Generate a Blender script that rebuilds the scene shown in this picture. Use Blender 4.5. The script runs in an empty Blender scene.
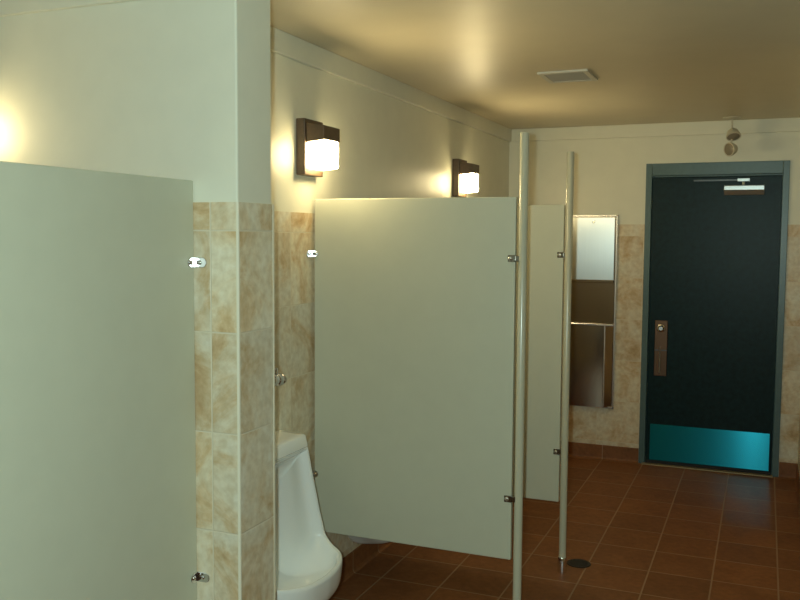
import bpy, bmesh, math
from mathutils import Vector, Matrix

C = bpy.context.scene.collection
PI = math.pi

# ------------------------------------------------------------------ materials
def new_mat(name):
    m = bpy.data.materials.new(name); m.use_nodes = True
    nt = m.node_tree
    return m, nt, nt.nodes['Principled BSDF']

def N(nt, kind, **kw):
    n = nt.nodes.new(kind)
    for k, v in kw.items(): setattr(n, k, v)
    return n

def math_node(nt, op, a, b=None):
    n = N(nt, 'ShaderNodeMath', operation=op)
    for i, v in enumerate((a, b)):
        if v is None: continue
        if isinstance(v, (int, float)): n.inputs[i].default_value = v
        else: nt.links.new(v, n.inputs[i])
    return n.outputs[0]

def ramp(nt, fac, stops):
    r = N(nt, 'ShaderNodeValToRGB')
    e = r.color_ramp.elements
    while len(e) < len(stops): e.new(0.5)
    for i, (p, c) in enumerate(stops):
        e[i].position = p; e[i].color = (*c, 1) if len(c) == 3 else c
    nt.links.new(fac, r.inputs[0])
    return r.outputs[0]

def mixc(nt, fac, a, b):
    n = N(nt, 'ShaderNodeMix', data_type='RGBA')
    for sock, v in ((n.inputs['Factor'], fac), (n.inputs['A'], a), (n.inputs['B'], b)):
        pass
    ins = [s for s in n.inputs if s.enabled]
    f, A, B = n.inputs[0], n.inputs[6], n.inputs[7]
    for sock, v in ((f, fac), (A, a), (B, b)):
        if isinstance(v, (int, float)): sock.default_value = v
        elif isinstance(v, tuple): sock.default_value = (*v, 1)
        else: nt.links.new(v, sock)
    return n.outputs[2]

def simple(name, col, rough=.5, metal=0., noise=0., scale=40., bump=0., aniso=0., coat=0.):
    m, nt, p = new_mat(name)
    p.inputs['Base Color'].default_value = (*col, 1)
    p.inputs['Roughness'].default_value = rough
    p.inputs['Metallic'].default_value = metal
    if coat: p.inputs['Coat Weight'].default_value = coat; p.inputs['Coat Roughness'].default_value = .05
    if noise or bump:
        tc = N(nt, 'ShaderNodeTexCoord'); nz = N(nt, 'ShaderNodeTexNoise')
        nz.inputs['Scale'].default_value = scale; nz.inputs['Detail'].default_value = 4
        nt.links.new(tc.outputs['Object'], nz.inputs['Vector'])
        if noise:
            lo = tuple(c*(1-noise) for c in col); hi = tuple(min(1, c*(1+noise)) for c in col)
            nt.links.new(ramp(nt, nz.outputs['Fac'], [(.3, lo), (.7, hi)]), p.inputs['Base Color'])
        if bump:
            b = N(nt, 'ShaderNodeBump'); b.inputs['Strength'].default_value = bump; b.inputs['Distance'].default_value = .002
            nt.links.new(nz.outputs['Fac'], b.inputs['Height']); nt.links.new(b.outputs[0], p.inputs['Normal'])
    return m

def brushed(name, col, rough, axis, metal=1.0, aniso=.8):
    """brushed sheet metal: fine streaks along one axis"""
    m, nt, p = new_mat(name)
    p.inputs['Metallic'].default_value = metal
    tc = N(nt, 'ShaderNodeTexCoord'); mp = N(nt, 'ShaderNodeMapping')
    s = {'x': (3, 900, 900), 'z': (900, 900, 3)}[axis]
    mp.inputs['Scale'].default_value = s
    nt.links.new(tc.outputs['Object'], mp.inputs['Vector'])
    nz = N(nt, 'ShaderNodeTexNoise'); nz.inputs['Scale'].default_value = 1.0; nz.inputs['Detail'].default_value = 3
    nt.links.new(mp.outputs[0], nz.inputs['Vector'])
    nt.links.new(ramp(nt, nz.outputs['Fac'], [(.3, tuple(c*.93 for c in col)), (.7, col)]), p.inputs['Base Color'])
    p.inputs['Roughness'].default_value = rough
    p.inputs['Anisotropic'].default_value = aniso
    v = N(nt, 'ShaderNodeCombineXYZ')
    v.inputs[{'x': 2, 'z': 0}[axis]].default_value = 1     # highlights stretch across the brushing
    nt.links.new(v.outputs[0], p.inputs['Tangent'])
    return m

def tile_mat(name, haxis, hoff, hsize, voff, vsize, vaxis='Z', kind='stone', joint=.0033):
    m, nt, p = new_mat(name)
    geo = N(nt, 'ShaderNodeNewGeometry'); sep = N(nt, 'ShaderNodeSeparateXYZ')
    nt.links.new(geo.outputs['Position'], sep.inputs[0])
    def cell(out, off, size):
        t = math_node(nt, 'DIVIDE', math_node(nt, 'SUBTRACT', out, off), size)
        idx = math_node(nt, 'FLOOR', t)
        fr = math_node(nt, 'SUBTRACT', t, idx)
        d = math_node(nt, 'MULTIPLY', math_node(nt, 'MINIMUM', fr, math_node(nt, 'SUBTRACT', 1.0, fr)), size)
        return idx, d
    hi, hd = cell(sep.outputs[haxis], hoff, hsize)
    vi, vd = cell(sep.outputs[vaxis], voff, vsize)
    d = math_node(nt, 'MINIMUM', hd, vd)
    mask = N(nt, 'ShaderNodeMapRange'); mask.interpolation_type = 'SMOOTHSTEP'
    nt.links.new(d, mask.inputs[0]); mask.inputs[1].default_value = joint*.35; mask.inputs[2].default_value = joint*.65
    tilemask = mask.outputs[0]
    comb = N(nt, 'ShaderNodeCombineXYZ'); nt.links.new(hi, comb.inputs[0]); nt.links.new(vi, comb.inputs[1])
    wn = N(nt, 'ShaderNodeTexWhiteNoise', noise_dimensions='3D'); nt.links.new(comb.outputs[0], wn.inputs['Vector'])
    vs = N(nt, 'ShaderNodeVectorMath', operation='SCALE'); vs.inputs['Scale'].default_value = 17.0
    nt.links.new(wn.outputs['Color'], vs.inputs[0])
    va = N(nt, 'ShaderNodeVectorMath', operation='ADD')
    nt.links.new(vs.outputs[0], va.inputs[0]); nt.links.new(geo.outputs['Position'], va.inputs[1])
    n1 = N(nt, 'ShaderNodeTexNoise'); n1.inputs['Scale'].default_value = 5.2 if kind == 'stone' else 5; n1.inputs['Detail'].default_value = 6; n1.inputs['Roughness'].default_value = .65; n1.inputs['Distortion'].default_value = .6
    n2 = N(nt, 'ShaderNodeTexNoise'); n2.inputs['Scale'].default_value = 38; n2.inputs['Detail'].default_value = 5
    for n in (n1, n2): nt.links.new(va.outputs[0], n.inputs['Vector'])
    if kind == 'stone':
        c1 = ramp(nt, n1.outputs['Fac'], [(.30, (.50, .32, .155)), (.41, (.64, .49, .30)), (.52, (.73, .65, .49)), (.70, (.76, .735, .625))])
        c2 = ramp(nt, n2.outputs['Fac'], [(.35, (.88, .84, .78)), (.65, (1.04, 1.04, 1.04))])
        grout = (.72, .64, .48); vmin = .92
        p.inputs['Roughness'].default_value = .42
    else:
        c1 = ramp(nt, n1.outputs['Fac'], [(.3, (.215, .082, .027)), (.7, (.30, .118, .042))])
        c2 = ramp(nt, n2.outputs['Fac'], [(.3, (.82, .8, .78)), (.7, (1.08, 1.08, 1.08))])
        grout = (.34, .21, .12); vmin = .84
        p.inputs['Roughness'].default_value = .55; p.inputs['Specular IOR Level'].default_value = .35
    mul = N(nt, 'ShaderNodeMix', data_type='RGBA', blend_type='MULTIPLY'); mul.inputs[0].default_value = 1
    nt.links.new(c1, mul.inputs[6]); nt.links.new(c2, mul.inputs[7])
    mul2 = N(nt, 'ShaderNodeMix', data_type='RGBA', blend_type='MULTIPLY'); mul2.inputs[0].default_value = 1
    nt.links.new(mul.outputs[2], mul2.inputs[6])
    nt.links.new(ramp(nt, wn.outputs['Value'], [(0, (vmin,)*3), (1, (1.08, 1.06, 1.02))]), mul2.inputs[7])
    nt.links.new(mixc(nt, tilemask, grout, mul2.outputs[2]), p.inputs['Base Color'])
    hgt = math_node(nt, 'ADD', math_node(nt, 'MULTIPLY', tilemask, 1.0), math_node(nt, 'MULTIPLY', n2.outputs['Fac'], .25))
    b = N(nt, 'ShaderNodeBump'); b.inputs['Strength'].default_value = .5; b.inputs['Distance'].default_value = .0025
    nt.links.new(hgt, b.inputs['Height']); nt.links.new(b.outputs[0], p.inputs['Normal'])
    return m

TZ = .138      # lowest wall-tile joint
M = {}
M['paint'] = simple('wall_paint', (.785, .77, .635), .42, noise=.02, scale=9, bump=.12)
M['ceiling'] = simple('ceiling_paint', (.68, .605, .44), .42, noise=.02, scale=6, bump=.06)
M['panel'] = simple('panel_enamel', (.55, .545, .42), .38, noise=.015, scale=14, bump=.05)
M['post'] = simple('post_enamel', (.54, .515, .385), .22)
M['tile_l'] = tile_mat('stone_tile_left', 'Y', -3.353, .305, TZ, .305)
M['tile_b'] = tile_mat('stone_tile_back', 'X', .4, .305, TZ, .305)
M['tile_p'] = tile_mat('stone_tile_divider', 'X', .298, .305, TZ, .305, joint=.0045)
M['tile_e'] = tile_mat('stone_tile_divider_end', 'Y', -4.42, .345, TZ, .305, joint=.005)
M['tile_edge'] = simple('tile_edge_trim', (.80, .74, .58), .35)
M['floor'] = tile_mat('quarry_floor', 'X', .1624, .2957, -2.4526, .302, 'Y', 'quarry', .0075)
M['base_y'] = tile_mat('quarry_base_y', 'Y', -2.4526, .302, -.1, 5, 'Z', 'quarry', .006)
M['base_x'] = tile_mat('quarry_base_x', 'X', .1624, .2957, -.1, 5, 'Z', 'quarry', .006)
M['chrome'] = simple('chrome', (.80, .80, .82), .12, 1)
M['bracket'] = simple('bracket_chrome', (.62, .62, .64), .18, 1)
M['clip'] = simple('clip_chrome', (.34, .32, .29), .2, 1)
M['valve'] = simple('valve_chrome', (.66, .63, .64), .13, 1)  # slightly darker chrome for the flush valve
M['porcelain'] = simple('porcelain', (.86, .875, .84), .10, coat=.5)
M['bronze'] = simple('bronze_housing', (.105, .064, .036), .45, noise=.1, scale=60)
M['door'] = simple('door_paint', (.005, .020, .022), .36, noise=.25, scale=30, bump=.15)
M['door'].node_tree.nodes['Principled BSDF'].inputs['Specular IOR Level'].default_value = .17
M['frame'] = simple('frame_paint', (.085, .145, .150), .33, noise=.06, scale=40)
M['kick'] = brushed('kick_plate_metal', (.012, .34, .46), .19, 'x', .80, .98)
M['steel_v'] = brushed('brushed_steel', (.70, .72, .70), .30, 'z', 1.0, .75)
M['steel_dark'] = brushed('brushed_steel_shade', (.40, .33, .25), .17, 'z', 1.0, .5)  # shaded copy of the steel, brown floor reflection put into its colour
M['steel_edge'] = simple('polished_steel', (.80, .80, .80), .27, 1)
M['lockplate'] = simple('lock_plate_bronze', (.16, .09, .055), .35, .8)
M['closer'] = simple('closer_aluminium', (.50, .52, .50), .33, .8)
M['darkarm'] = simple('closer_arm_steel', (.12, .13, .13), .4, .7)
M['seal'] = simple('door_seal_rubber', (.012, .012, .012), .7)
M['thresh'] = simple('threshold_brass', (.36, .27, .15), .4, .4)
M['vent'] = simple('vent_enamel', (.60, .58, .50), .4)
M['louver'] = simple('vent_louver_enamel', (.40, .385, .33), .5)
M['ventdark'] = simple('vent_inside_shade', (.05, .05, .045), .8)  # near-black colour standing in for shade behind the louvers
M['iron'] = simple('cast_iron', (.028, .024, .02), .5, .5, noise=.2, scale=80)
M['headplastic'] = simple('lamp_head_plastic', (.62, .58, .46), .45)
M['headglass'] = simple('lamp_head_face', (.28, .24, .18), .25)

mm, nt, p = new_mat('lit_diffuser_glass')
p.inputs['Base Color'].default_value = (.9, .88, .8, 1); p.inputs['Roughness'].default_value = .3
p.inputs['Emission Color'].default_value = (1, .81, .42, 1); p.inputs['Emission Strength'].default_value = 112
M['lens'] = mm
M['lens_side'] = mm.copy(); M['lens_side'].name = 'lit_diffuser_glass_side'
M['lens_side'].node_tree.nodes['Principled BSDF'].inputs['Emission Strength'].default_value = 34

# ------------------------------------------------------------------ geometry helpers
def link(o, parent=None):
    C.objects.link(o)
    if parent: o.parent = parent
    return o

def obj(name, bm, mat, parent=None, smooth=None, kind=None, bevel=0, seg=2):
    me = bpy.data.meshes.new(name)
    bmesh.ops.recalc_face_normals(bm, faces=bm.faces[:])
    bm.to_mesh(me); bm.free()
    for m in (mat if isinstance(mat, (list, tuple)) else [mat]): me.materials.append(m)
    o = bpy.data.objects.new(name, me); link(o, parent)
    if smooth is not None:
        me.polygons.foreach_set('use_smooth', [True]*len(me.polygons))
        try: me.set_sharp_from_angle(angle=math.radians(smooth))
        except Exception: pass
    if bevel:
        b = o.modifiers.new('bevel', 'BEVEL'); b.width = bevel; b.segments = seg; b.limit_method = 'ANGLE'; b.angle_limit = .6
    if kind: o['kind'] = kind
    return o

def box(bm, a, b, mi=0):
    r = bmesh.ops.create_cube(bm, size=1)
    s = Vector(b) - Vector(a); c = (Vector(a) + Vector(b))/2
    for v in r['verts']: v.co = Vector((v.co.x*s.x, v.co.y*s.y, v.co.z*s.z)) + c
    for f in {f for v in r['verts'] for f in v.link_faces}: f.material_index = mi
    return r['verts']

def boxbm(a, b):
    bm = bmesh.new(); box(bm, a, b); return bm

def cyl(bm, p0, p1, r0, r1=None, n=24):
    p0, p1 = Vector(p0), Vector(p1); r1 = r0 if r1 is None else r1
    d = p1 - p0; q = d.to_track_quat('Z', 'Y').to_matrix().to_4x4()
    bmesh.ops.create_cone(bm, cap_ends=True, segments=n, radius1=r0, radius2=r1, depth=d.length,
                          matrix=Matrix.Translation((p0+p1)/2) @ q)

def lathe(bm, prof, origin, axis=(0, 0, 1), n=32):
    q = Vector(axis).to_track_quat('Z', 'Y').to_matrix(); o = Vector(origin)
    rings = []
    for r, h in prof:
        if r < 1e-6: rings.append([bm.verts.new(o + q @ Vector((0, 0, h)))])
        else: rings.append([bm.verts.new(o + q @ Vector((r*math.cos(2*PI*i/n), r*math.sin(2*PI*i/n), h))) for i in range(n)])
    for A, B in zip(rings, rings[1:]):
        for i in range(n):
            j = (i+1) % n
            vs = [A[i % len(A)], A[j % len(A)], B[j % len(B)], B[i % len(B)]]
            vs = list(dict.fromkeys(vs))
            if len(vs) > 2: bm.faces.new(vs)

def prism(bm, pts, axis, a, b):
    """polygon of 2-D points extruded along an axis (x: pts are (y,z); y: (x,z); z: (x,y))"""
    def P(u, v, w): return {'x': (w, u, v), 'y': (u, w, v), 'z': (u, v, w)}[axis]
    A = [bm.verts.new(P(u, v, a)) for u, v in pts]; B = [bm.verts.new(P(u, v, b)) for u, v in pts]
    bm.faces.new(A); bm.faces.new(B[::-1])
    for i in range(len(pts)):
        j = (i+1) % len(pts); bm.faces.new([A[i], A[j], B[j], B[i]])

def tag(o, label, cat, group=None):
    o['label'] = label; o['category'] = cat
    if group: o['group'] = group
    return o

def thing(name, label, cat, loc, group=None):
    o = bpy.data.objects.new(name, None); o.empty_display_size = .1
    C.objects.link(o); o.location = loc
    return tag(o, label, cat, group)

def copy_tree(o, parent=None):
    c = o.copy(); C.objects.link(c)
    if parent: c.parent = parent
    for ch in list(o.children): copy_tree(ch, c)
    return c

# ------------------------------------------------------------------ room shell
H, HT, BH = 2.464, 2.371, .107
ZT = 1.747
YA, YB, XA = -4.345, -4.150, .390       # the short dividing wall
XR, YN, XL, XF = 2.085, -8.2, -1.75, 3.3

obj('floor', boxbm((XL-.12, YN-.12, -.1), (XF+.12, .12, 0)), M['floor'], kind='structure')
obj('ceiling', boxbm((XL-.12, YN-.12, H), (XF+.12, .12, H+.1)), M['ceiling'], kind='structure')

def wall(name, a, b): return obj(name, boxbm(a, b), M['paint'], kind='structure')
w_left = wall('wall_left', (-.12, YB, 0), (0, .12, H))
bm = bmesh.new()                                         # back wall with a door opening
D1, D2, DH = 1.017, 1.962, 2.18
box(bm, (0, 0, 0), (D1+.02, .12, H)); box(bm, (D2-.02, 0, 0), (XF+.12, .12, H)); box(bm, (D1+.02, 0, DH-.02), (D2-.02, .12, H))
w_back = obj('wall_back', bm, M['paint'], kind='structure')
bm = bmesh.new()
box(bm, (XR, -2.4, 0), (XR+.12, 0, H)); box(bm, (XR+.12, -2.4, 0), (XF, -2.28, H))
w_right = obj('wall_right', bm, M['paint'], kind='structure')
wall('wall_right_far', (XF, YN, 0), (XF+.12, -2.28, H))
wall('wall_front', (XL, YN-.12, 0), (XF, YN, H))
wall('wall_left_far', (XL-.12, YN, 0), (XL, YB, H))
w_div = obj('wall_divider', boxbm((XL, YA, 0), (XA, YB, H)), M['paint'], kind='structure', bevel=.006, seg=3)

T = .004
obj('tile_wainscot', boxbm((0, YB, BH), (T, 0, ZT)), M['tile_l'], w_left)
bm = bmesh.new(); box(bm, (T, -T, BH), (D1+.004, 0, ZT)); box(bm, (D2-.004, -T, BH), (XR, 0, ZT))
obj('tile_wainscot', bm, M['tile_b'], w_back)
obj('tile_wainscot', boxbm((XR-T, -2.4, BH), (XR, -T, ZT)), M['tile_l'], w_right)
obj('tile_wainscot', boxbm((XL, YA-T, BH), (XA, YA, ZT)), M['tile_p'], w_div)
obj('tile_end_face', boxbm((XA, YA-T, BH), (XA+T, YB+T, ZT)), M['tile_e'], w_div)
bm = bmesh.new()
prism(bm, [(XA-.002, YA-T-.0015), (XA+T-.001, YA-T-.0015), (XA+T+.0015, YA-T+.001), (XA+T+.0015, YA+.002), (XA-.002, YA+.002)], 'z', BH, ZT)
box(bm, (XA-.002, YB+T-.006, BH), (XA+T+.0015, YB+T+.0015, ZT))
obj('corner_edge_trim', bm, M['tile_edge'], w_div)

def base_profile(): return [(0, 0), (.022, 0), (.014, .006), (.010, .016), (.010, BH-.006), (.007, BH), (0, BH)]
def baseboard(name, axis, pos, sign, a, b, mat):
    bm = bmesh.new()
    prism(bm, [(pos + sign*u, v) for u, v in base_profile()], axis, a, b)
    return obj(name, bm, mat, kind='structure')
baseboard('baseboard_left', 'y', 0, 1, YB, 0, M['base_y'])
baseboard('baseboard_back', 'x', 0, -1, .0, D1-.002, M['base_x'])
baseboard('baseboard_back_right', 'x', 0, -1, D2+.002, XR, M['base_x'])
baseboard('baseboard_right', 'y', XR, -1, -2.4, 0, M['base_y'])
baseboard('baseboard_divider', 'x', YA, -1, XL, XA, M['base_x'])
baseboard('baseboard_divider_end', 'y', XA, 1, YA, YB, M['base_y'])

CT = .020
def crown(name, a, b): return obj(name, boxbm(a, b), M['paint'], kind='structure', bevel=.004)
crown('trim_1', (0, YB, HT), (CT, 0, H))
crown('trim_2', (CT, -CT, HT), (XR-CT, 0, H))
crown('trim_3', (XR-CT, -2.4, HT), (XR, 0, H))
crown('trim_4', (XL, YA-CT, HT-.014), (XA, YA, H))

# ------------------------------------------------------------------ door
door = bpy.data.objects.new('door_1', None); C.objects.link(door); door.location = (0, 0, 0); door['kind'] = 'structure'
FP = -.014                                             # how far the frame stands off the wall
bm = bmesh.new()
L1, L2, LH = 1.060, 1.919, 2.082
for x0, x1, s in ((D1, L1, 1), (D2, L2, -1)):
    box(bm, (min(x0, x1), FP, 0), (max(x0, x1), .10, DH))
    e = x1
    box(bm, (min(e, e+s*.012), .012, 0), (max(e, e+s*.012), .10, LH))
box(bm, (L1, FP, LH+.012), (L2, .10, DH)); box(bm, (L1, .012, LH), (L2, .10, LH+.012))
obj('door_frame', bm, M['frame'], door, bevel=.003)
leaf = obj('door_leaf', boxbm((L1+.004, -.004, .016), (L2-.004, .040, LH-.004)), M['door'], door, bevel=.002)
obj('bottom_seal', boxbm((L1+.006, -.010, .010), (L2-.006, -.003, .030)), M['seal'], leaf)
obj('kick_plate', boxbm((1.092, -.0065, .034), (1.898, -.0035, .298)), M['kick'], leaf, bevel=.0008)
obj('threshold', boxbm((L1-.02, -.05, 0), (L2+.01, .06, .009)), M['thresh'], door, bevel=.004)
# lock plate with cylinder and pull
lp = obj('lock_plate', boxbm((1.108, -.012, .655), (1.196, -.003, 1.058)), M['lockplate'], leaf, bevel=.003)
bm = bmesh.new(); lathe(bm, [(0, .034), (.014, .034), (.019, .028), (.021, .012), (.028, .008), (.030, 0)], (1.152, -.012, 1.002), (0, -1, 0), 24)
obj('lock_cylinder', bm, M['steel_edge'], lp, 40)
bm = bmesh.new()
cyl(bm, (1.150, -.012, .865), (1.150, -.044, .865), .007, n=12); cyl(bm, (1.150, -.012, .690), (1.150, -.044, .690), .007, n=12)
cyl(bm, (1.150, -.044, .872), (1.150, -.044, .683), .0075, n=12)
obj('pull_handle', bm, M['bracket'], lp, 40)
obj('latch_bar', boxbm((1.110, -.0145, .838), (1.194, -.011, .846)), M['darkarm'], lp)
# door closer
bm = bmesh.new(); prism(bm, [(-.006, 2.016), (-.060, 2.016), (-.063, 2.012), (-.063, 1.984), (-.040, 1.950), (-.006, 1.950)], 'x', 1.548, 1.806)
cl = obj('door_closer', bm, M['closer'], door, bevel=.002)
obj('closer_arm', boxbm((1.345, -.030, 2.047), (1.640, -.020, 2.059)), M['darkarm'], cl, bevel=.001)
bm = bmesh.new(); box(bm, (1.632, -.036, 2.042), (1.712, -.004, 2.064)); cyl(bm, (1.672, -.022, 2.008), (1.672, -.022, 2.045), .009, n=12)
obj('arm_bracket', bm, M['closer'], cl, bevel=.002)

# ------------------------------------------------------------------ wall lights
LY1 = -3.219
def make_light():
    t = thing('wall_light', '', 'lamp', (0, LY1, 2.02), 'bronze wall lights')
    bm = bmesh.new(); box(bm, (0, -.0825, -.117), (.043, .0825, .118))
    obj('back_plate', bm, M['bronze'], t, bevel=.004)
    bm = bmesh.new()
    prism(bm, [(.043, .098), (.128, .086), (.128, .028), (.043, .020)], 'y', -.072, .074)
    obj('hood', bm, M['bronze'], t, bevel=.003)
    bm = bmesh.new()
    prism(bm, [(.043, .022), (.124, .030), (.124, -.074), (.119, -.084), (.043, -.090)], 'y', -.060, .071)
    bmesh.ops.recalc_face_normals(bm, faces=bm.faces[:])
    for fc in bm.faces: fc.material_index = 0 if fc.normal.x > .6 else 1
    obj('diffuser', bm, [M['lens'], M['lens_side']], t, bevel=.004)
    return t
l1 = make_light()
l1['label'] = 'lit bronze box wall light above the urinal, nearest of the two visible'
l2 = copy_tree(l1); l2.location = (0, -1.232, 2.018)
l2['label'] = 'lit bronze box wall light farther along, just above the large panel top edge'
l3 = copy_tree(l1); l3.location = (-.690, YA, 2.02); l3.rotation_euler = (0, 0, -PI/2)
l3['label'] = 'lit bronze box wall light on the short dividing wall above the stall panel'

# ------------------------------------------------------------------ partition panels
def bracket(parent, face, corner, zc, screws=True, mat=None):
    """angle bracket: corner is where panel face meets the support; face gives the two flange directions"""
    mat = mat or M['bracket']
    d1, d2 = Vector(face[0]), Vector(face[1])          # along the panel, out along the support
    c = Vector(corner)
    h, L, t = .0155, .034, .004
    bm = bmesh.new()
    def flange(d, n, L):
        prof = [(0, -h), (L-.012, -h), (L-.004, -h*.7), (L, -h*.3), (L, h*.3), (L-.004, h*.7), (L-.012, h), (0, h)]
        A = []; B = []
        for u, v in prof:
            q = c + d*u; q.z = zc + v
            A.append(bm.verts.new(q)); B.append(bm.verts.new(q + n*t))
        bm.faces.new(A); bm.faces.new(B[::-1])
        for i in range(len(A)):
            k = (i+1) % len(A); bm.faces.new([A[i], A[k], B[k], B[i]])
    flange(d1, d2, L); flange(d2, d1, L*1.35)
    br = obj('bracket', bm, mat, parent, bevel=.002)
    for d, n in ((d1, d2), (d2, d1)):
        b2 = bmesh.new(); p0 = c + d*L*.62 + n*t; p0.z = zc
        lathe(b2, [(0, .004), (.004, .0038), (.007, .0015), (.0075, 0)], p0 - n*.0004, n, 14)
        obj('screw', b2, M['chrome'], br, 40)
    return br

def end_bracket(parent, xe, y, zc, mat):
    """clip that ties the free end of a panel to its post"""
    bm = bmesh.new(); box(bm, (xe-.030, y-.005, zc-.014), (xe+.002, y, zc+.014)); box(bm, (xe, y-.003, zc-.012), (xe+.024, y+.02, zc+.012))
    br = obj('bracket', bm, mat, parent, bevel=.0025)
    b2 = bmesh.new(); lathe(b2, [(0, .006), (.005, .0055), (.009, .002), (.0095, 0)], (xe-.018, y-.0046, zc), (0, -1, 0), 14)
    obj('screw', b2, M['chrome'], br, 40)
    return br

ZP0, ZP1 = .343, 1.808
def cross_panel(y, xe, label, th=.025):
    t = thing('partition_panel', label, 'partition', (0, 0, 0), 'pale green washroom partition panels')
    obj('panel', boxbm((.018, y, ZP0), (xe, y+th, ZP1)), M['panel'], t, bevel=.003)
    for z in (1.572, .600): bracket(t, ((1, 0, 0), (0, -1, 0)), (T if z > .2 else 0, y, 0), z)
    for z in (1.565, .595): end_bracket(t, xe, y, z, M['clip'])
    return t
PY2, PY3 = -3.171, -2.314
cross_panel(PY2, .914, 'large pale green panel beside the urinal, its free end held by the front post')
cross_panel(PY3, .923, 'farther pale green panel half hidden behind the front post, held by the farther post')
t = thing('partition_panel', 'pale green panel at the left, its edge fixed to the tiled face of the dividing wall', 'partition', (0, 0, 0), 'pale green washroom partition panels')
obj('panel', boxbm((.214, -5.95, ZP0), (.239, YA-T-.001, ZP1+.004)), M['panel'], t, bevel=.003)
for z in (1.567, .598): bracket(t, ((0, -1, 0), (1, 0, 0)), (.239, YA-T, 0), z, mat=M['chrome'])

def post(x, y, label, z1=2.058):
    t = thing('partition_post', label, 'post', (x, y, 0), 'partition posts')
    bm = bmesh.new(); lathe(bm, [(0, .03), (.0175, .03), (.0175, z1-.006), (.0155, z1), (0, z1)], (0, 0, 0), n=32)
    obj('pole', bm, M['post'], t, 40)
    bm = bmesh.new(); lathe(bm, [(0, 0), (.0225, 0), (.0225, .070), (.0200, .076), (.0175, .076)], (0, 0, 0), n=32)
    obj('floor_shoe', bm, M['chrome'], t, 40)
    return t
post(.941, -3.160, 'tall pale green post in front, at the free end of the large panel')
post(.951, -2.330, 'farther tall pale green post with chrome shoe beside the floor drain')

# ------------------------------------------------------------------ urinal
def catmull(P, n):
    out = []
    for i in range(len(P)-1):
        p0 = P[max(i-1, 0)]; p1 = P[i]; p2 = P[i+1]; p3 = P[min(i+2, len(P)-1)]
        for k in range(n):
            s = k/n
            out.append(.5*((2*p1) + (p2-p0)*s + (2*p0-5*p1+4*p2-p3)*s*s + (3*p1-p0-3*p2+p3)*s**3))
    out.append(P[-1]); return out

def urinal_bm():
    """closed rim loop of a shield urinal; outer skin lofts to the wall, inner skin into the bowl.
       local frame: wall at x=0, centre y=0, z from floor"""
    bm = bmesh.new()
    half = []          # right half of the rim from top centre to lip centre: (x, y, z)
    half += [(.124, .00, .797), (.124, .09, .797), (.124, .18, .797), (.124, .228, .796)]
    half += [(.128, .244, .780), (.139, .252, .70), (.152, .260, .62), (.166, .266, .54), (.180, .270, .475), (.194, .271, .425),
             (.232, .256, .396), (.282, .226, .386), (.318, .174, .380), (.341, .102, .374), (.350, .00, .371)]
    half = [Vector(p) for p in half]
    half = catmull(half, 3)
    loop = half + [Vector((p.x, -p.y, p.z)) for p in half[-2:0:-1]]
    n = len(loop)
    def low(p):   # 0 for the shield part, 1 at the lip
        return max(0., min(1., (p.x-.185)/.12))
    rows = []
    def add(f): rows.append([bm.verts.new(f(p)) for p in loop])
    def wallpt(p):
        k = low(p)
        y = p.y*(1-.55*k) ; z = p.z*(1-k) + .235*k
        return Vector((0, y, z))
    def outer(a, drop, inx):   # a: 1 at rim .. 0 at wall
        def f(p):
            k = low(p); w = wallpt(p)
            side = Vector((p.x*a, p.y*(1 + .012*math.sin(PI*a)), p.z + (w.z-p.z)*(1-a)*(1-k)))
            lip = Vector((p.x*inx, p.y*(.2+.8*inx) if inx < 1 else p.y, p.z - drop))
            return side*(1-k) + lip*k
        return f
    # outer skin, wall to rim
    add(lambda p: wallpt(p)*1.0 if low(p) < .01 else Vector((0, p.y*.62, p.z-.195))*low(p) + wallpt(p)*(1-low(p)))
    add(outer(.25, .183, .40)); add(outer(.45, .160, .68)); add(outer(.65, .134, .88)); add(outer(.78, .105, .970)); add(outer(.90, .060, .995)); add(outer(.96, .018, 1.003)); add(outer(1.0, .005, 1.0))
    # rounded rim then inner skin
    ctr = Vector((.07, 0, .56))
    def inset(amount, fwd):
        def f(p):
            k = low(p)
            d = Vector((0, -p.y, 0)) if k < .5 else Vector((-(p.x-.15), -p.y, 0))
            if p.z > .785: d = Vector((0, -p.y*.4, -.2))
            d = d.normalized() if d.length > 1e-6 else Vector((-1, 0, 0))
            q = p + d*amount; q.x += fwd*(1-k); q.z += fwd*k
            return q
        return f
    add(inset(.008, .003)); add(inset(.018, .001)); add(inset(.026, -.010))
    def deep(s):
        def f(p):
            k = low(p)
            a = Vector((max(.075, p.x*.76), p.y*.84, p.z if p.z < .77 else .757))        # side of the shield
            b = Vector((.072 + .035*(p.y/.26)**2 + .25*max(0, .62-p.z)**2, p.y*.5, p.z*.85+.56*.15 if p.z < .76 else .70))
            la = Vector((p.x*.86 + .015, p.y*.84, p.z-.055)); lb = Vector((p.x*.58, p.y*.6, p.z-.082)); lc = Vector((.105, p.y*.35, .305))
            if s == 0: return a*(1-k) + la*k
            if s == 1: return (a*.5+b*.5)*(1-k) + lb*k
            return b*(1-k) + lc*k
        return f
    add(deep(0)); add(deep(1)); add(deep(2))
    add(lambda p: Vector((.076, p.y*.22, ctr.z + (p.z-ctr.z)*.55*(1-low(p)) - .19*low(p))))
    add(lambda p: Vector((.075, p.y*.09, ctr.z + (p.z-ctr.z)*.3*(1-low(p)) - .09*low(p))))
    for A, B in zip(rows, rows[1:]):
        for i in range(n):
            j = (i+1) % n; bm.faces.new([A[i], A[j], B[j], B[i]])
    bm.faces.new(rows[0]); bm.faces.new(rows[-1])
    return bm

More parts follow.
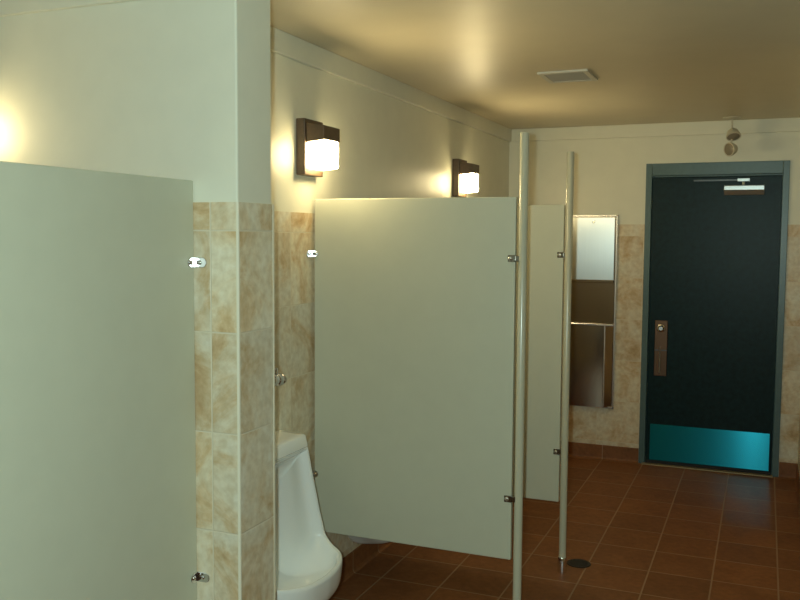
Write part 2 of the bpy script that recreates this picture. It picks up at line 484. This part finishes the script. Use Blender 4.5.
def urinal_top_bm():
    bm = bmesh.new()
    def ring(x1, w, z0, r, tilt):
        pts = [(0, -w), (x1-r, -w)] + [(x1-r+r*math.sin(a), -w+r-r*math.cos(a)) for a in (PI/8, PI/4, 3*PI/8, PI/2)]
        pts = pts + [(x, -y) for x, y in pts[::-1]]
        return [bm.verts.new((x, y, z0 - tilt*x)) for x, y in pts]
    R = [ring(.105, .232, .788, .012, 0), ring(.126, .240, .791, .012, 0), ring(.130, .243, .798, .012, .02), ring(.123, .237, .846, .012, .06), ring(.118, .232, .851, .012, .06), ring(.09, .20, .852, .012, .06)]
    for A, B in zip(R, R[1:]):
        for i in range(len(A)):
            j = (i+1) % len(A); bm.faces.new([A[i], A[j], B[j], B[i]])
    bm.faces.new(R[0][::-1]); bm.faces.new(R[-1])
    return bm

UY = -3.675
u1 = thing('urinal', 'white porcelain wall urinal between the tiled dividing wall and the large panel', 'urinal', (T-.002, UY, 0), 'white wall urinals')
b = obj('bowl', urinal_bm(), M['porcelain'], u1, 60)
s = b.modifiers.new('sub', 'SUBSURF'); s.levels = 1; s.render_levels = 2
obj('top_ledge', urinal_top_bm(), M['porcelain'], u1, 40)
u2 = copy_tree(u1); u2.location = (T-.002, -2.77, 0)
u2['label'] = 'white urinal behind the large panel, only its underside showing below the panel'

# flush valve over the first urinal
fv = thing('flush_valve', 'chrome flush valve on the tiled wall above the white urinal', 'flush valve', (T, -3.705, .84))
bm = bmesh.new()
lathe(bm, [(.026, -.051), (.0265, -.045), (.020, -.04), (.016, -.02), (.016, .16), (.022, .17), (.026, .18), (.027, .235), (.029, .245), (.029, .262), (.024, .272), (.012, .278), (0, .279)], (.095, -.01, .062), n=28)
obj('valve_body', bm, M['valve'], fv, 40)
bm = bmesh.new(); cyl(bm, (.095, -.01, .245), (.06, .115, .245), .014); cyl(bm, (.0, .115, .245), (.06, .115, .245), .015)
obj('supply_pipe', bm, M['valve'], fv, 40)
bm = bmesh.new(); lathe(bm, [(0, .03), (.02, .03), (.022, .024), (.024, .014), (.034, .006), (.038, 0)], (0, .115, .245), (1, 0, 0), 28)
obj('wall_flange', bm, M['valve'], fv, 40)
bm = bmesh.new()
lathe(bm, [(.016, -.03), (.023, -.026), (.026, -.006), (.022, .004), (.026, .012), (.026, .030), (.018, .036), (.018, .046), (.021, .050), (.019, .060), (.010, .067), (0, .068)], (.062, .115, .245), (0, 1, -.12), 24)
lathe(bm, [(.012, 0), (.012, .024), (.008, .03), (0, .031)], (.062, .118, .262), (0, 0, 1), 16)
obj('control_stop', bm, M['valve'], fv, 40)
bm = bmesh.new(); lathe(bm, [(0, .055), (.006, .054), (.008, .045), (.006, .0)], (.095, -.03, .255), (0, -1, .1), 16)
obj('handle', bm, M['valve'], fv, 40)

# ------------------------------------------------------------------ towel dispenser on the back wall
td = thing('towel_dispenser', 'tall stainless steel paper towel dispenser and waste bin on the back wall', 'dispenser', (0, -T, 0))
X0, X1, Z0, Z1 = .468, .829, .388, 1.816
bm = bmesh.new(); fw = .014
for a, b_ in (((X0, Z0), (X0+fw, Z1)), ((X1-fw, Z0), (X1, Z1)), ((X0, Z1-fw), (X1, Z1)), ((X0, Z0), (X1, Z0+fw))):
    box(bm, (a[0], -.020, a[1]), (b_[0], .004, b_[1]))
obj('frame', bm, M['steel_edge'], td, bevel=.003)
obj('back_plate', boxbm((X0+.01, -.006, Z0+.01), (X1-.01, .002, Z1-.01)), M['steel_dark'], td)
ud = obj('upper_door', boxbm((X0+.016, -.018, 1.338), (X1-.022, -.006, Z1-.018)), M['steel_v'], td, bevel=.002)
bm = bmesh.new(); lathe(bm, [(0, .004), (.008, .004), (.010, 0)], ((X0+X1)/2+.005, -.018, 1.765), (0, -1, 0), 18)
obj('key_lock', bm, M['bracket'], ud, 40)
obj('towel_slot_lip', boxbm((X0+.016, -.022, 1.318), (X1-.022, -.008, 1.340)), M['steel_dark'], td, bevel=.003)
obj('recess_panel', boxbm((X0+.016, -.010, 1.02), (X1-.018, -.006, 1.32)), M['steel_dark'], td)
bm = bmesh.new()          # waste bin front: flat face, rounded long edge, splayed side
xs = [(X0+.016, -.006), (X0+.020, -.034), (.752, -.038), (.757, -.036), (.760, -.031), (.812, -.008), (.812, -.006)]
prism(bm, xs, 'z', .396, 1.004)
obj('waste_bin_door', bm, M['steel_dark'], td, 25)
obj('bin_lip', boxbm((X0+.014, -.044, 1.000), (.815, -.006, 1.018)), M['steel_edge'], td, bevel=.004)
bm = bmesh.new(); lathe(bm, [(0, 0), (.0075, 0), (.0075, .60), (0, .60)], (.7555, -.0385, .400), n=12)  # bead added to draw the bright highlight line of the rounded edge
obj('bin_edge_highlight', bm, M['steel_edge'], td, 40)

# ------------------------------------------------------------------ ceiling vent
cv = thing('ceiling_vent', 'small square white air vent in the ceiling', 'vent', (.878, -2.078, H))
bm = bmesh.new(); vw, vd, fr, dp = .124, .142, .026, .010
for a, b_ in (((-vw, -vd), (-vw+fr, vd)), ((vw-fr, -vd), (vw, vd)), ((-vw+fr, -vd), (vw-fr, -vd+fr)), ((-vw+fr, vd-fr), (vw-fr, vd))):
    box(bm, (a[0], a[1], -dp), (b_[0], b_[1], 0))
bmesh.ops.remove_doubles(bm, verts=bm.verts[:], dist=1e-5)
obj('frame', bm, M['vent'], cv)
obj('duct_shade', boxbm((-vw+.02, -vd+.02, -.003), (vw-.02, vd-.02, 0)), M['ventdark'], cv)  # thin dark sheet in place of the shaded opening, no real depth
for i in range(9):
    y = -vd + fr + .012 + i*(2*vd-2*fr-.02)/8.6
    bm = bmesh.new(); prism(bm, [(y-.008, -.003), (y-.006, -.002), (y+.010, -.008), (y+.008, -.009)], 'x', -vw+fr-.002, vw-fr+.002)
    obj('louver', bm, M['louver'], cv)

# ------------------------------------------------------------------ twin lamp heads over the door
eh = thing('emergency_light', 'pair of small round lamp heads hanging from ceiling above the dark door', 'lamp', (1.590, -.16, H))
bm = bmesh.new(); lathe(bm, [(0, 0), (.062, 0), (.062, -.006), (.05, -.012), (0, -.012)], (0, 0, 0), n=28)
obj('ceiling_plate', bm, M['headplastic'], eh, 40)
bm = bmesh.new(); cyl(bm, (0, 0, -.01), (0, 0, -.190), .006, n=12)
obj('stem', bm, M['headplastic'], eh, 40)
for pos, ax in (((.010, -.010, -.118), (.15, -.45, -.8)), ((-.004, -.008, -.212), (-.65, -.7, -.15))):
    bm = bmesh.new(); lathe(bm, [(0, -.050), (.016, -.048), (.034, -.030), (.044, -.004), (.047, .010), (.047, .016), (.040, .016)], pos, ax, 28)
    h = obj('lamp_head', bm, M['headplastic'], eh, 40)
    bm = bmesh.new(); lathe(bm, [(.041, .014), (.030, .018), (.012, .021), (0, .022)], pos, ax, 28)
    obj('lens', bm, M['headglass'], h, 40)

# ------------------------------------------------------------------ floor drain
fd = thing('floor_drain', 'round dark metal floor drain beside the farther post', 'drain', (1.006, -2.190, 0))
bm = bmesh.new(); lathe(bm, [(.047, .001), (.048, .004), (.058, .004), (.061, .001), (.061, 0)], (0, 0, 0), n=40)
obj('rim', bm, M['iron'], fd, 40)
bm = bmesh.new(); lathe(bm, [(0, .0012), (.048, .0012)], (0, 0, 0), n=40)
for i in range(-3, 4):
    y = i*.013; h = math.sqrt(max(0, .047**2 - y*y)); box(bm, (-h, y-.004, .001), (h, y+.004, .0042))
obj('grate', bm, M['iron'], fd)

# ------------------------------------------------------------------ camera
f, yaw, pitch, roll = 878.64, .393262, .0722841, .0067203
ca, sa = math.cos(yaw), math.sin(yaw)
F = Vector((-sa*math.cos(pitch), ca*math.cos(pitch), -math.sin(pitch)))
R = Vector((ca, sa, 0)); U = R.cross(F)
R, U = R*math.cos(roll) + U*math.sin(roll), U*math.cos(roll) - R*math.sin(roll)
cam = bpy.data.cameras.new('camera'); cam.sensor_width = 36; cam.lens = f/800*36; cam.clip_start = .02
co = bpy.data.objects.new('camera', cam); C.objects.link(co)
P0 = Vector((1.8269, -6.5572, 1.6493))
co.matrix_world = Matrix(((R.x, U.x, -F.x, P0.x), (R.y, U.y, -F.y, P0.y), (R.z, U.z, -F.z, P0.z), (0, 0, 0, 1)))
bpy.context.scene.camera = co

# ------------------------------------------------------------------ light: the camera's own flash, left of its lens
fl = bpy.data.lights.new('flash', 'SPOT'); fl.energy = 172; fl.color = (.76, 1.0, .94); fl.spot_size = math.radians(85); fl.spot_blend = .5; fl.shadow_soft_size = .018
fo = bpy.data.objects.new('flash', fl); C.objects.link(fo)
Pf = P0 - R*.060 + U*.02 + F*.01
fo.matrix_world = Matrix(((R.x, U.x, -F.x, Pf.x), (R.y, U.y, -F.y, Pf.y), (R.z, U.z, -F.z, Pf.z), (0, 0, 0, 1)))

w = bpy.data.worlds.new('world'); bpy.context.scene.world = w; w.use_nodes = True
w.node_tree.nodes['Background'].inputs[0].default_value = (0, 0, 0, 1)

sc = bpy.context.scene
sc.view_settings.view_transform = 'Standard'; sc.view_settings.look = 'None'
sc.view_settings.gamma = 1; sc.view_settings.exposure = 0; sc.view_settings.use_curve_mapping = False
